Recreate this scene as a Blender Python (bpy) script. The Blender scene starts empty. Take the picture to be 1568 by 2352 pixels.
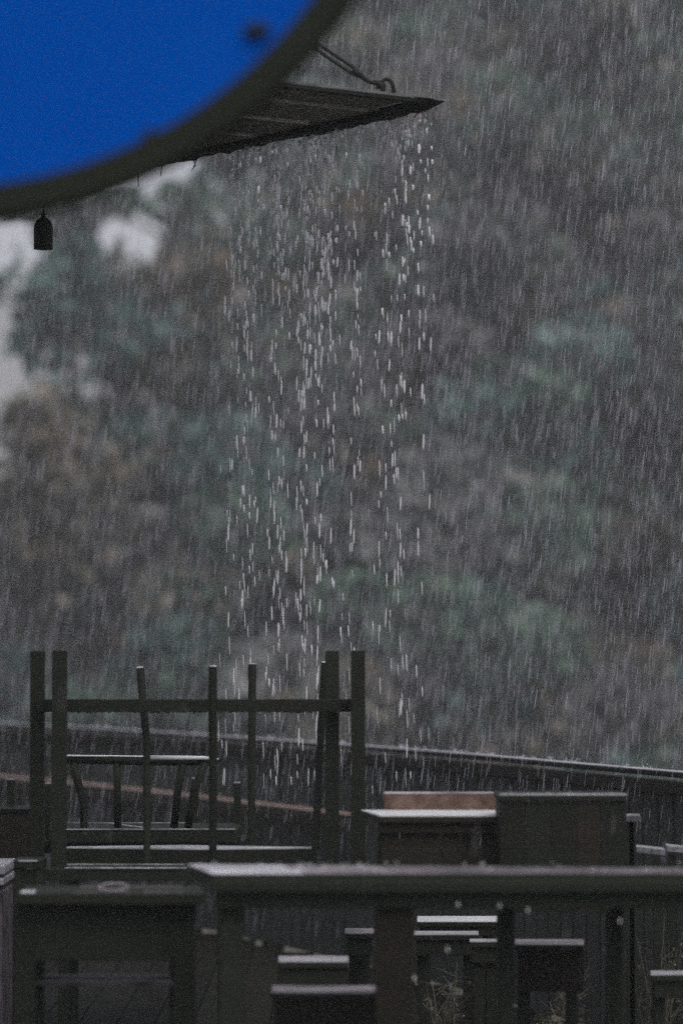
import bpy, math, random
import numpy as np
from mathutils import Vector, Matrix
random.seed(7)
rng = np.random.default_rng(11)
sc = bpy.context.scene
R = math.radians

# ------------------------------------------------------------------ camera
F, CX, CY, HZ, EYE = 6533.0, 784.0, 1176.0, 1495.0, 1.35
PITCH = math.atan((HZ - CY) / F)
cam_data = bpy.data.cameras.new('camera')
cam = bpy.data.objects.new('camera', cam_data)
sc.collection.objects.link(cam)
sc.camera = cam
cam.location = (0, 0, EYE)
cam.rotation_euler = (R(90) + PITCH, 0, 0)
cam_data.sensor_fit = 'VERTICAL'
cam_data.sensor_height = 36
cam_data.lens = 100
cam_data.clip_start = .1
cam_data.clip_end = 5000
cam_data.dof.use_dof = True
cam_data.dof.focus_distance = 9.65
cam_data.dof.aperture_fstop = 1.6
cam_data.dof.aperture_blades = 0

# ------------------------------------------------------------------ world, sun, exposure
SUN_EL, SUN_ROT = R(62), R(150)
world = bpy.data.worlds.new('World')
sc.world = world
world.use_nodes = True
wn = world.node_tree.nodes
wl = world.node_tree.links
bg = wn['Background']
sky = wn.new('ShaderNodeTexSky')
sky.sky_type = 'NISHITA'
sky.sun_disc = False
sky.sun_elevation = SUN_EL
sky.sun_rotation = SUN_ROT
sky.air_density = 1.0
sky.dust_density = 6.0
sky.ozone_density = 1.0
hs = wn.new('ShaderNodeHueSaturation')          # overcast: almost no colour left in the sky
hs.inputs['Saturation'].default_value = .68
wl.new(sky.outputs[0], hs.inputs['Color'])
wl.new(hs.outputs[0], bg.inputs['Color'])
bg.inputs['Strength'].default_value = .06
sd = bpy.data.lights.new('sun', 'SUN')
sd.energy = .5
sd.angle = R(60)
sd.color = (1, .97, .93)
sun = bpy.data.objects.new('sun', sd)
sc.collection.objects.link(sun)
sun.rotation_euler = (R(90) - SUN_EL, 0, R(180) - SUN_ROT)
sc.view_settings.view_transform = 'Standard'
sc.view_settings.look = 'None'
sc.view_settings.exposure = 1.4
sc.view_settings.gamma = 1
sc.view_settings.use_curve_mapping = False
sc.render.engine = 'CYCLES'
sc.cycles.use_denoising = False                # the sampling noise stands for the photograph's grain
sc.cycles.max_bounces = 6
sc.cycles.transparent_max_bounces = 8
sc.cycles.volume_bounces = 1

# ------------------------------------------------------------------ measuring helpers
cp, sp_ = math.cos(PITCH), math.sin(PITCH)
def ray(x, y):
    u, v = (x - CX) / F, (CY - y) / F
    return Vector((u, cp - v * sp_, sp_ + v * cp))
def P(x, y, d):
    r = ray(x, y)
    return Vector((0, 0, EYE)) + r * (d / r.y)
def PZ(x, y, z):
    r = ray(x, y)
    return Vector((0, 0, EYE)) + r * ((z - EYE) / r.z)

# ------------------------------------------------------------------ materials
def mat(name, build):
    m = bpy.data.materials.new(name)
    m.use_nodes = True
    nt = m.node_tree
    build(nt, nt.nodes, nt.links, nt.nodes['Principled BSDF'])
    return m
def noise_col(nt, N, L, c1, c2, scale, stretch=(1, 1, 1), detail=6, lo=.35, hi=.65, coords='Object'):
    tc = N.new('ShaderNodeTexCoord'); mp = N.new('ShaderNodeMapping')
    mp.inputs['Scale'].default_value = stretch
    L.new(tc.outputs[coords], mp.inputs[0])
    nz = N.new('ShaderNodeTexNoise'); nz.inputs['Scale'].default_value = scale; nz.inputs['Detail'].default_value = detail
    L.new(mp.outputs[0], nz.inputs['Vector'])
    rp = N.new('ShaderNodeValToRGB')
    rp.color_ramp.elements[0].position = lo; rp.color_ramp.elements[1].position = hi
    rp.color_ramp.elements[0].color = (*c1, 1); rp.color_ramp.elements[1].color = (*c2, 1)
    L.new(nz.outputs[0], rp.inputs[0])
    return rp, nz, mp
def wood(name, c1, c2, rough=.45, scale=6, stretch=(1, 12, 12), bump=.25, spec=.4):
    def b(nt, N, L, p):
        rp, nz, mp = noise_col(nt, N, L, c1, c2, scale, stretch)
        oi = N.new('ShaderNodeObjectInfo')
        mr = N.new('ShaderNodeMapRange'); mr.inputs['To Min'].default_value = .75; mr.inputs['To Max'].default_value = 1.25
        L.new(oi.outputs['Random'], mr.inputs[0])
        hv = N.new('ShaderNodeHueSaturation'); L.new(mr.outputs[0], hv.inputs['Value']); L.new(rp.outputs[0], hv.inputs['Color'])
        L.new(hv.outputs[0], p.inputs['Base Color'])
        n2 = N.new('ShaderNodeTexNoise'); n2.inputs['Scale'].default_value = 9; n2.inputs['Detail'].default_value = 3
        L.new(mp.outputs[0], n2.inputs['Vector'])
        m2 = N.new('ShaderNodeMapRange'); m2.inputs['To Min'].default_value = rough - .15; m2.inputs['To Max'].default_value = rough + .2
        L.new(n2.outputs[0], m2.inputs[0]); L.new(m2.outputs[0], p.inputs['Roughness'])
        bp = N.new('ShaderNodeBump'); bp.inputs['Strength'].default_value = bump; bp.inputs['Distance'].default_value = .004
        L.new(nz.outputs[0], bp.inputs['Height']); L.new(bp.outputs[0], p.inputs['Normal'])
        p.inputs['Specular IOR Level'].default_value = spec
    return mat(name, b)
M = {}
M['dark'] = wood('dark_wet_wood', (.0125, .0160, .0112), (.0165, .0195, .0140), .6, spec=.12)
M['table'] = wood('black_stained_table_wood', (.0135, .0170, .0120), (.0175, .0210, .0150), .6, spec=.12)
M['ceiling'] = wood('lifted_ceiling_board', (.14, .142, .11), (.18, .17, .135), .6, spec=.2)  # tone lifted to make up for the shade under the roof
M['darker'] = wood('stained_dark_wood', (.0115, .0145, .0105), (.0155, .0172, .0128), .6, spec=.12)
M['brownish'] = wood('brown_stained_wood', (.015, .0155, .0115), (.024, .019, .014), .6, spec=.12)
M['rust'] = wood('reddish_brown_wood', (.05, .024, .014), (.11, .07, .055), .5, 30, (1, 2, 1), .4)
M['orange'] = wood('wet_orange_wood', (.24, .12, .08), (.5, .42, .40), .4, 6)
M['wet_sheen'] = wood('painted_pale_sheen', (.26, .25, .29), (.60, .60, .66), .3, 5, (1, 3, 1), .4, .6)  # pale colour paints the sky sheen on wet tops
M['pinktop'] = wood('painted_pinkish_sheen', (.12, .105, .115), (.36, .33, .36), .35, 7, (1, 3, 1), .4, .5)  # painted wet sheen, pinker and weaker
M['dimtop'] = wood('dim_sheen_and_crate', (.045, .042, .046), (.17, .15, .165), .35, 9, (1, 3, 1), .4, .3)  # weakest painted sheen; also the pale crate's own tone
M['white'] = wood('white_paint_and_sheen', (.62, .66, .70), (.8, .82, .85), .35, 5, (1, 4, 1), .1, .5)  # white bench paint, also used as painted highlights on wet wood
M['edge_glint'] = wood('painted_edge_glint', (.1, .1, .11), (.5, .5, .54), .6, 25, (1, 6, 6), .3)  # pale tone painted as glints along edges
M['deck'] = wood('wet_deck_wood', (.009, .010, .008), (.014, .014, .011), .7, spec=.03)
M['parapet'] = wood('dark_parapet_wood', (.019, .0225, .018), (.029, .0315, .025), .6, 5, (12, 12, 1))
M['caps'] = wood('pale_sheen_and_crate', (.18, .18, .2), (.42, .42, .46), .35, 6)  # painted sheen of wet tops; also the crate's own colour
def _metal(nt, N, L, p):
    rp, nz, mp = noise_col(nt, N, L, (.009, .0105, .008), (.017, .017, .014), 40)
    L.new(rp.outputs[0], p.inputs['Base Color'])
    p.inputs['Metallic'].default_value = 0; p.inputs['Roughness'].default_value = .6; p.inputs['Specular IOR Level'].default_value = .15
M['metal'] = mat('dark_wet_iron', _metal)
def _sheet(nt, N, L, p):
    rp, nz, mp = noise_col(nt, N, L, (.12, .12, .125), (.3, .3, .32), 14)
    L.new(rp.outputs[0], p.inputs['Base Color'])
    p.inputs['Roughness'].default_value = .35
    tr = N.new('ShaderNodeBsdfTranslucent'); L.new(rp.outputs[0], tr.inputs['Color'])
    mx = N.new('ShaderNodeMixShader'); mx.inputs[0].default_value = .3
    L.new(p.outputs[0], mx.inputs[1]); L.new(tr.outputs[0], mx.inputs[2]); L.new(mx.outputs[0], N['Material Output'].inputs['Surface'])
M['sheet'] = mat('wet_roofing_sheet', _sheet)
def _blue(nt, N, L, p):
    rp, nz, mp = noise_col(nt, N, L, (.0, .071, .41), (.0, .080, .445), 3)
    L.new(rp.outputs[0], p.inputs['Base Color'])
    p.inputs['Roughness'].default_value = .8; p.inputs['Specular IOR Level'].default_value = 0
M['blue'] = mat('blue_paint', _blue)
def _rim(nt, N, L, p):
    rp, nz, mp = noise_col(nt, N, L, (.0145, .018, .0125), (.0175, .021, .0145), 8)
    L.new(rp.outputs[0], p.inputs['Base Color'])
    p.inputs['Roughness'].default_value = .7; p.inputs['Specular IOR Level'].default_value = .1
M['rim'] = mat('black_rubber_rim', _rim)
def _soil(nt, N, L, p):
    rp, nz, mp = noise_col(nt, N, L, (.028, .032, .024), (.07, .062, .045), .4)
    L.new(rp.outputs[0], p.inputs['Base Color'])
    p.inputs['Roughness'].default_value = .9
M['soil'] = mat('wet_hillside_soil', _soil)
def _far(nt, N, L, p):
    rp, nz, mp = noise_col(nt, N, L, (.06, .075, .06), (.12, .13, .11), .02)
    L.new(rp.outputs[0], p.inputs['Base Color'])
    p.inputs['Roughness'].default_value = .95
M['far'] = mat('valley_floor', _far)
def leaf(name, cols, scale=.9):
    def b(nt, N, L, p):
        geo = N.new('ShaderNodeNewGeometry')
        nz = N.new('ShaderNodeTexNoise'); nz.inputs['Scale'].default_value = scale; nz.inputs['Detail'].default_value = 4
        L.new(geo.outputs['Position'], nz.inputs['Vector'])
        mr = N.new('ShaderNodeMapRange'); mr.inputs['From Min'].default_value = .28; mr.inputs['From Max'].default_value = .72
        L.new(nz.outputs[0], mr.inputs[0])
        ad = N.new('ShaderNodeMath'); ad.operation = 'MULTIPLY_ADD'; ad.inputs[1].default_value = .35
        L.new(geo.outputs['Random Per Island'], ad.inputs[0])
        sb = N.new('ShaderNodeMath'); sb.operation = 'SUBTRACT'; sb.inputs[1].default_value = .17
        L.new(mr.outputs[0], sb.inputs[0]); L.new(sb.outputs[0], ad.inputs[2])
        rp = N.new('ShaderNodeValToRGB'); cr = rp.color_ramp
        while len(cr.elements) < len(cols): cr.elements.new(.5)
        for i, c in enumerate(cols):
            cr.elements[i].position = i / (len(cols) - 1); cr.elements[i].color = (*c, 1)
        L.new(ad.outputs[0], rp.inputs[0])
        oi = N.new('ShaderNodeObjectInfo'); mv = N.new('ShaderNodeMapRange')
        mv.inputs['To Min'].default_value = .62; mv.inputs['To Max'].default_value = 1.4
        L.new(oi.outputs['Random'], mv.inputs[0])
        hv = N.new('ShaderNodeHueSaturation'); hv.inputs['Saturation'].default_value = .85; L.new(mv.outputs[0], hv.inputs['Value']); L.new(rp.outputs[0], hv.inputs['Color'])
        rp = hv
        L.new(rp.outputs[0], p.inputs['Base Color'])
        p.inputs['Roughness'].default_value = .5
        tr = N.new('ShaderNodeBsdfTranslucent'); L.new(rp.outputs[0], tr.inputs['Color'])
        mx = N.new('ShaderNodeMixShader'); mx.inputs[0].default_value = .3
        out = N['Material Output']
        L.new(p.outputs[0], mx.inputs[1]); L.new(tr.outputs[0], mx.inputs[2]); L.new(mx.outputs[0], out.inputs['Surface'])
    return mat(name, b)
LEAVES = [
    leaf('leaf_green', [(.022, .03, .024), (.04, .075, .05), (.055, .13, .09), (.14, .19, .13)]),
    leaf('leaf_teal', [(.022, .036, .032), (.034, .085, .07), (.045, .13, .115), (.12, .22, .19)]),
    leaf('leaf_brown', [(.03, .034, .026), (.07, .075, .055), (.11, .1, .075), (.26, .18, .1)]),
    leaf('leaf_grey', [(.035, .036, .036), (.07, .075, .075), (.12, .125, .125), (.17, .18, .18)]),
]
M['twig'] = wood('dry_twig', (.08, .075, .06), (.2, .18, .14), .6)
M['bark'] = wood('wet_bark', (.03, .028, .024), (.06, .055, .045), .7)
M['weed'] = leaf('weed_leaf', [(.05, .06, .04), (.09, .1, .06), (.16, .16, .09), (.2, .2, .1)], 9)
M['yellow'] = leaf('yellow_leaf', [(.25, .22, .03), (.4, .36, .05), (.5, .45, .08), (.5, .45, .1)], 9)
def water(name, col, transp, glossy=.25):
    def b(nt, N, L, p):
        N.remove(p)
        df = N.new('ShaderNodeBsdfDiffuse'); df.inputs[0].default_value = (*col, 1)
        tr = N.new('ShaderNodeBsdfTranslucent'); tr.inputs[0].default_value = (*col, 1)
        m1 = N.new('ShaderNodeMixShader'); m1.inputs[0].default_value = .6
        L.new(df.outputs[0], m1.inputs[1]); L.new(tr.outputs[0], m1.inputs[2])
        gl = N.new('ShaderNodeBsdfGlossy'); gl.inputs['Roughness'].default_value = .15
        m2 = N.new('ShaderNodeMixShader'); m2.inputs[0].default_value = glossy
        L.new(m1.outputs[0], m2.inputs[1]); L.new(gl.outputs[0], m2.inputs[2])
        tp = N.new('ShaderNodeBsdfTransparent')
        m3 = N.new('ShaderNodeMixShader'); m3.inputs[0].default_value = transp
        L.new(m2.outputs[0], m3.inputs[1]); L.new(tp.outputs[0], m3.inputs[2])
        L.new(m3.outputs[0], N['Material Output'].inputs['Surface'])
    return mat(name, b)
M['drop'] = water('falling_drop_water', (.97, .97, .99), .0, .08)
M['rain'] = water('rain_water', (.88, .87, .95), .45, .05)
M['bead'] = water('hanging_bead_water', (.12, .13, .12), .3, .35)

# ------------------------------------------------------------------ mesh helpers
class MB:
    def __init__(s): s.v = []; s.f = []
    def hexa(s, p):          # 8 points: bottom ring 0-3, top ring 4-7
        n = len(s.v); s.v += [tuple(q) for q in p]
        for q in ((3, 2, 1, 0), (4, 5, 6, 7), (0, 1, 5, 4), (1, 2, 6, 5), (2, 3, 7, 6), (3, 0, 4, 7)):
            s.f.append(tuple(n + i for i in q)); 
        return s
    def box(s, c, size, rz=0):
        hx, hy, hz = size[0] / 2, size[1] / 2, size[2] / 2
        ca, sa = math.cos(rz), math.sin(rz)
        pts = []
        for dz in (-hz, hz):
            for dx, dy in ((-hx, -hy), (hx, -hy), (hx, hy), (-hx, hy)):
                pts.append((c[0] + dx * ca - dy * sa, c[1] + dx * sa + dy * ca, c[2] + dz))
        return s.hexa(pts)
    def tube(s, pts, rad, n=10, cap=True):
        pts = [Vector(p) for p in pts]
        if not hasattr(rad, '__len__'): rad = [rad] * len(pts)
        base = len(s.v)
        for i, p in enumerate(pts):
            t = (pts[min(i + 1, len(pts) - 1)] - pts[max(i - 1, 0)]).normalized()
            a = t.orthogonal().normalized() if i == 0 else (a - t * a.dot(t)).normalized()
            b = t.cross(a)
            for k in range(n):
                w = 2 * math.pi * k / n
                s.v.append(tuple(p + (a * math.cos(w) + b * math.sin(w)) * rad[i]))
        for i in range(len(pts) - 1):
            for k in range(n):
                k2 = (k + 1) % n
                s.f.append((base + i * n + k, base + i * n + k2, base + (i + 1) * n + k2, base + (i + 1) * n + k))
        if cap:
            s.f.append(tuple(base + k for k in range(n))[::-1])
            s.f.append(tuple(base + (len(pts) - 1) * n + k for k in range(n)))
        return s
    def lathe(s, prof, c=(0, 0, 0), n=24):
        base = len(s.v)
        for r, z in prof:
            for k in range(n):
                w = 2 * math.pi * k / n
                s.v.append((c[0] + r * math.cos(w), c[1] + r * math.sin(w), c[2] + z))
        for i in range(len(prof) - 1):
            for k in range(n):
                k2 = (k + 1) % n
                s.f.append((base + i * n + k, base + i * n + k2, base + (i + 1) * n + k2, base + (i + 1) * n + k))
        s.f.append(tuple(base + k for k in range(n))[::-1])
        s.f.append(tuple(base + (len(prof) - 1) * n + k for k in range(n)))
        return s
    def build(s, name, m, parent=None, smooth=False, bevel=0, loc=None):
        me = bpy.data.meshes.new(name)
        me.from_pydata(s.v, [], s.f); me.update()
        me.materials.append(m)
        if smooth: me.polygons.foreach_set('use_smooth', [True] * len(me.polygons))
        return link(name, me, parent, bevel, loc)
def link(name, me, parent=None, bevel=0, loc=None):
    o = bpy.data.objects.new(name, me)
    sc.collection.objects.link(o)
    if parent:
        o.parent = parent
        if loc is None: o.matrix_parent_inverse = Matrix.Translation(-parent.location) if parent.rotation_euler.z == 0 else parent.matrix_basis.inverted()
    if loc is not None: o.location = loc
    if bevel:
        b = o.modifiers.new('bevel', 'BEVEL'); b.width = bevel; b.segments = 2
    return o
def empty(name, loc=(0, 0, 0), rz=0):
    o = bpy.data.objects.new(name, None); sc.collection.objects.link(o)
    o.empty_display_size = .1
    o.location = loc; o.rotation_euler = (0, 0, rz)
    return o
def tag(o, label=None, cat=None, group=None, kind=None):
    if label: o['label'] = label
    if cat: o['category'] = cat
    if group: o['group'] = group
    if kind: o['kind'] = kind
    return o
def bx(name, c, size, m, parent=None, rz=0, bevel=.002):
    """a box part given in the parent's local frame (or world when there is none)"""
    b = MB().box((0, 0, 0), size)
    o = b.build(name, m, parent, bevel=bevel, loc=Vector(c))
    o.rotation_euler.z = rz
    return o

# ================================================================== LARGE STRUCTURE
# ground: terrace foot, gully, wooded slope, far valley -- one sheet
def sstep(a, b, x):
    t = min(1, max(0, (x - a) / (b - a))); return t * t * (3 - 2 * t)
def hz(x, y):
    base = -.35 - 9.65 * sstep(19, 34, y) - 12 * sstep(60, 220, y)
    # wooded spur: its crest climbs to the right and falls away on the left
    cap = float(np.interp(x, (-14, -7, -3.6, -2.4, -1, 1, 5, 20, 60), (5, 9.5, 14, 19, 24.5, 29, 34, 44, 60)))
    yc = 40 + cap / .9
    h = max(0, y - 40) * .9 if y < yc else max(0, cap - (y - yc) * .5)
    base += 112 * sstep(450, 590, y)                   # far ridge, added to dim the pale gaps behind the trees
    return base + h * (1 - sstep(-45, -10, -40 - x)) + .4 * math.sin(x * .5 + y * .3) * sstep(30, 45, y)
xs = sorted(set([round(v, 2) for v in np.concatenate([np.linspace(-900, -60, 14), np.linspace(-60, 60, 81), np.linspace(60, 900, 14)])]))
ys = sorted(set([round(v, 2) for v in np.concatenate([np.linspace(-60, 10, 8), np.linspace(10, 120, 90), np.linspace(120, 340, 30), np.linspace(340, 1500, 12)])]))
g = MB()
for y in ys:
    for x in xs: g.v.append((x, y, hz(x, y)))
nx = len(xs)
for j in range(len(ys) - 1):
    for i in range(nx - 1):
        g.f.append((j * nx + i, j * nx + i + 1, (j + 1) * nx + i + 1, (j + 1) * nx + i))
tag(g.build('ground', M['soil'], smooth=True), kind='structure')

# ------------------------------------------------------------------ parapet along the deck edge
PTOP = EYE - .41
path = [PZ(x, y, PTOP) for x, y in ((-330, 1638), (-150, 1650), (0, 1660), (250, 1673), (500, 1689), (840, 1712), (1100, 1732), (1350, 1754), (1568, 1772), (1760, 1790))]
path = [path[0] + (path[0] - path[1]).normalized() * 2] + path + [path[-1] + (path[-1] - path[-2]).normalized() * 1.5]
par = tag(empty('parapet', (path[5].x, path[5].y, 0)), 'dark vertical board parapet with a wet sloping cap, in front of the wooded hill', 'parapet')
def along(pts, step):
    out = []; carry = 0
    for a, b in zip(pts[:-1], pts[1:]):
        L = (b - a).length; t = carry
        while t < L:
            out.append((a + (b - a) * (t / L), (b - a).normalized())); t += step
        carry = t - L
    return out
def sweep(pts, side0, side1, z0, z1):
    """a plank following pts; side measured towards the camera"""
    m = MB()
    rows = []
    for i, p in enumerate(pts):
        t = (pts[min(i + 1, len(pts) - 1)] - pts[max(i - 1, 0)]); t.z = 0; t.normalize()
        nrm = Vector((t.y, -t.x, 0))
        if nrm.y > 0: nrm = -nrm
        q = Vector((p.x, p.y, 0))
        rows.append([q + nrm * side0 + Vector((0, 0, z0)), q + nrm * side1 + Vector((0, 0, z0)), q + nrm * side1 + Vector((0, 0, z1)), q + nrm * side0 + Vector((0, 0, z1))])
    for r in rows: m.v += [tuple(v) for v in r]
    for i in range(len(rows) - 1):
        for k in range(4):
            k2 = (k + 1) % 4
            m.f.append((i * 4 + k, i * 4 + k2, (i + 1) * 4 + k2, (i + 1) * 4 + k))
    m.f.append((3, 2, 1, 0)); n = len(rows) * 4 - 4; m.f.append((n, n + 1, n + 2, n + 3))
    return m
# deck, laid up to the parapet
pxs = [p.x for p in path]; pys = [p.y for p in path]
def pary(x): return float(np.interp(x, pxs, pys))
q = MB(); lim = [-4.6] + [x for x in pxs if -4.6 < x < 4.6] + [4.6]
n = len(lim)
for z in (-.3, -.04):
    q.v += [(x, -1.4, z) for x in lim] + [(x, pary(x) + .02, z) for x in lim]
for i in range(n - 1):
    o = 2 * n
    q.f += [(i + 1, i, n + i, n + i + 1), (o + i, o + i + 1, o + n + i + 1, o + n + i), (n + i, n + i + 1, o + n + i + 1, o + n + i)[::-1], (i, i + 1, o + i + 1, o + i)]
deck = tag(q.build('deck', M['darker']), kind='structure')
bme = None
for i in range(66):
    x = -4.5 + i * .139
    y1 = min(pary(x - .067), pary(x + .067)) - .02
    if bme is None:
        o = MB().box((0, 0, 0), (.134, 1, .034)).build('deck_board', M['deck'], deck, loc=Vector((0, 0, 0))); bme = o.data
    else: o = link('deck_board', bme, deck, loc=Vector((0, 0, 0)))
    o.location = (x, (y1 - 1.4) / 2, -.018); o.scale.y = y1 + 1.4

sweep(path, -.032, .032, PTOP - .02, PTOP - .003).build('cap', M['darker'], par, bevel=.003)
sweep(path, -.03, .03, PTOP - .0028, PTOP).build('film_sheen', M['caps'], par)  # pale strip paints the sheen along the wet cap
sweep(path, .028, .052, PTOP - .075, PTOP - .03).build('fascia', M['brownish'], par, bevel=.003)
PL = PTOP - .291
# inner ledge plank (left half of the picture)
ledge = path[:7]
sweep(ledge, .04, .1, PL - .012, PL).build('ledge', M['orange'], par, bevel=.003)
sweep(ledge, .085, .115, PL - .07, PL - .024).build('ledge_fascia', M['brownish'], par, bevel=.003)
bme = None
for i, (p, t) in enumerate(along(path, .112)):
    hgt = PTOP - .03
    a = math.atan2(t.y, t.x)
    if bme is None:
        o = MB().box((0, 0, 0), (.1, .022, hgt)).build('board', M['parapet'], par, bevel=.003, loc=Vector((0, 0, 0))); bme = o.data
    else:
        o = link('board', bme, par, .003, loc=Vector((0, 0, 0)))
    o.location = Vector((p.x, p.y, hgt / 2 - .005)) - par.location
    o.rotation_euler = (R(random.uniform(-.6, .6)), R(random.uniform(-.4, .4)), a + R(random.uniform(-2, 2)))
for i, (p, t) in enumerate(along(path, 1.35)):
    a = math.atan2(t.y, t.x); nrm = Vector((-t.y, t.x, 0))
    if nrm.y < 0: nrm = -nrm
    q = p + nrm * .055
    bx('post', (q.x - par.location.x, q.y - par.location.y, (PTOP - .06) / 2 - .2), (.07, .07, PTOP + .3), M['dark'], par, a)

# ------------------------------------------------------------------ canopy roof, upper left
ROOF_Z = (EYE + (HZ - 238) * 9.0 / F)
C0 = PZ(1000, 240, ROOF_Z)
e1 = (PZ(610, 196, ROOF_Z) - C0); e1.z = 0; e1.normalize()      # near edge, to the left and towards the camera
e2 = (PZ(375, 372, ROOF_Z) - C0); e2.z = 0; e2.normalize()      # dripping eave, to the left and away
canopy = tag(empty('canopy_roof', (PZ(-160, 300, ROOF_Z).x, 9.0, 0)), 'dark boarded canopy roof jutting in from the upper left, dripping along its eave', 'roof')
def rpt(a, b, z): return C0 + e1 * a + e2 * b + Vector((0, 0, z - C0.z))
L1, L2 = 4.2, 5.2
def slab(name, a0, a1, b0, b1, z0, z1, m, bevel=.002):
    q = MB().hexa([rpt(a0, b0, z0), rpt(a1, b0, z0), rpt(a1, b1, z0), rpt(a0, b1, z0), rpt(a0, b0, z1), rpt(a1, b0, z1), rpt(a1, b1, z1), rpt(a0, b1, z1)])
    return q.build(name, m, canopy, bevel=bevel)
bs = [.026, .19]
while bs[-1] < L2 - .3: bs.append(bs[-1] + .293)
for b0, b1 in zip(bs[:-1], bs[1:]):              # open joints: pale strips along them paint in the leaking daylight
    slab('ceiling_board', .06 if b0 > .1 else .1, L1, b0, b1 - random.uniform(.013, .019), ROOF_Z + random.uniform(0, .002), ROOF_Z + .0105, M['ceiling'], 0)
M['leak_line'] = wood('painted_leak_line', (.5, .5, .52), (.8, .8, .82), .5, 30, (1, 1, 1), .2)  # pale colour stands for lines of daylight at the joints
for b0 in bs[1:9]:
    slab('leak_line', .11, L1, b0 - .016, b0 - .004, ROOF_Z - .0075, ROOF_Z + .004, M['leak_line'], 0)
q = MB()
tipp = P(1019, 229.5, 8.99); u1 = Vector((0, 0, .003))
A0, A1 = rpt(.085, -.006, ROOF_Z + .0002), rpt(.0, .05, ROOF_Z - .016)
q.v = [tuple(v) for v in (A0, A1, A1 + Vector((0, 0, .025)), A0 + Vector((0, 0, .0145)), tipp - u1, tipp - u1 + Vector((.004, .01, 0)), tipp + u1 + Vector((.004, .01, 0)), tipp + u1)]
q.f = [(0, 1, 2, 3), (4, 7, 6, 5), (0, 4, 5, 1), (1, 5, 6, 2), (2, 6, 7, 3), (3, 7, 4, 0)]
q.build('corner_flashing', M['darker'], canopy)
slab('near_fascia', .08, L1, -.004, .024, ROOF_Z + .0, ROOF_Z + .0135, M['dark'])
# eave board: rough lower edge
q = MB()
nseg = 160
for i in range(nseg + 1):
    b = .045 + (L2 - .075) * i / nseg
    dz = random.uniform(-.010, .003)
    for a, z in ((.0, ROOF_Z - .012 + dz), (.055, ROOF_Z - .012 + dz * .6), (.055, ROOF_Z + .0135), (0, ROOF_Z + .0135)):
        q.v.append(tuple(rpt(a, b, z)))
for i in range(nseg):
    for k in range(4):
        k2 = (k + 1) % 4
        q.f.append((i * 4 + k, i * 4 + k2, i * 4 + 4 + k2, i * 4 + 4 + k))
q.f.append((3, 2, 1, 0)); n = nseg * 4; q.f.append((n, n + 1, n + 2, n + 3))
q.build('eave_board', M['darker'], canopy)
# roofing sheet with a shallow corrugation and a small overhang at the corner
q = MB(); na, nb2 = 90, 12
for j in range(nb2 + 1):
    for i in range(na + 1):
        a = -.055 + (L1 + .055) * i / na; b = -.012 + (L2 + .012) * j / nb2
        q.v.append(tuple(rpt(a, b, ROOF_Z + .019 + .0012 * math.sin(a * 2 * math.pi / .1) + a * .002)))
for j in range(nb2):
    for i in range(na):
        q.f.append((j * (na + 1) + i, j * (na + 1) + i + 1, (j + 1) * (na + 1) + i + 1, (j + 1) * (na + 1) + i))
o = q.build('roofing_sheet', M['sheet'], canopy, smooth=True)
# props
mast = P(-95, -420, 8.8)
for (px, py) in ((mast.x, 8.8), (-2.3, 8.35), (-3.1, 9.9)):
    top = mast.z + .05 if px == mast.x else ROOF_Z
    MB().box((px, py, top / 2), (.09, .09, top)).build('post', M['dark'], canopy, bevel=.004)
# twigs caught under the eave
for pts in ([(375, 372), (371, 386), (369, 404)], [(444, 366), (449, 380), (440, 392)], [(452, 366), (444, 384)], [(546, 350), (549, 372), (540, 388), (530, 399)],
            [(320, 388), (317, 410), (319, 428)], [(892, 276), (900, 284), (904, 292)], [(884, 280), (880, 294)], [(770, 308), (776, 322), (772, 350)], [(706, 326), (694, 334)], [(560, 352), (592, 346), (610, 337)], [(960, 256), (952, 268), (944, 280)]):
    base = PZ(pts[0][0], pts[0][1], ROOF_Z); d = base.y
    MB().tube([P(pts[0][0], pts[0][1] - 8, d)] + [P(x, y, d - .01 * i) for i, (x, y) in enumerate(pts)], [.0022] * len(pts) + [.0014], 5).build('twig', M['darker'], canopy)

# ------------------------------------------------------------------ turnbuckle guy
tb = tag(empty('turnbuckle_guy', P(885, 205, 8.93)), 'dark iron turnbuckle and ring bolt tying down the canopy roof', 'turnbuckle')
dT = 8.93
def T(x, y): return P(x, y, dT)
MB().tube([T(724, 97), T(824, 163)], .0054, 8).build('body_rod', M['metal'], tb)
MB().tube([T(718, 108), T(812, 172)], .0056, 8).build('body_rod', M['metal'], tb)
MB().tube([T(712, 97), T(724, 105), T(729, 109)], [.012, .013, .010], 10).build('end_block', M['metal'], tb)
MB().tube([T(810, 160), T(822, 170), T(834, 178)], [.011, .012, .008], 10).build('end_block', M['metal'], tb)
MB().tube([T(828, 174), T(846, 187), T(868, 193)], [.0075, .007, .007], 10).build('threaded_rod', M['metal'], tb)
MB().tube([T(858, 186), T(868, 192), T(878, 196), T(878, 209)], [.006, .011, .012, .010], 10).build('hook', M['metal'], tb)
MB().tube([T(870, 200), T(862, 204)], [.006, .003], 8).build('nut', M['metal'], tb)
ring = [T(876, 194), T(877, 187), T(882, 183), T(888, 182), T(894, 184), T(899, 189), T(902, 196), T(903, 204), T(903, 214)]
MB().tube(ring, .0066, 10).build('ring', M['metal'], tb, smooth=True)
MB().tube([T(716, 103), Vector((mast.x, 8.8, mast.z))], .005, 8).build('wire', M['metal'], tb)

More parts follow.
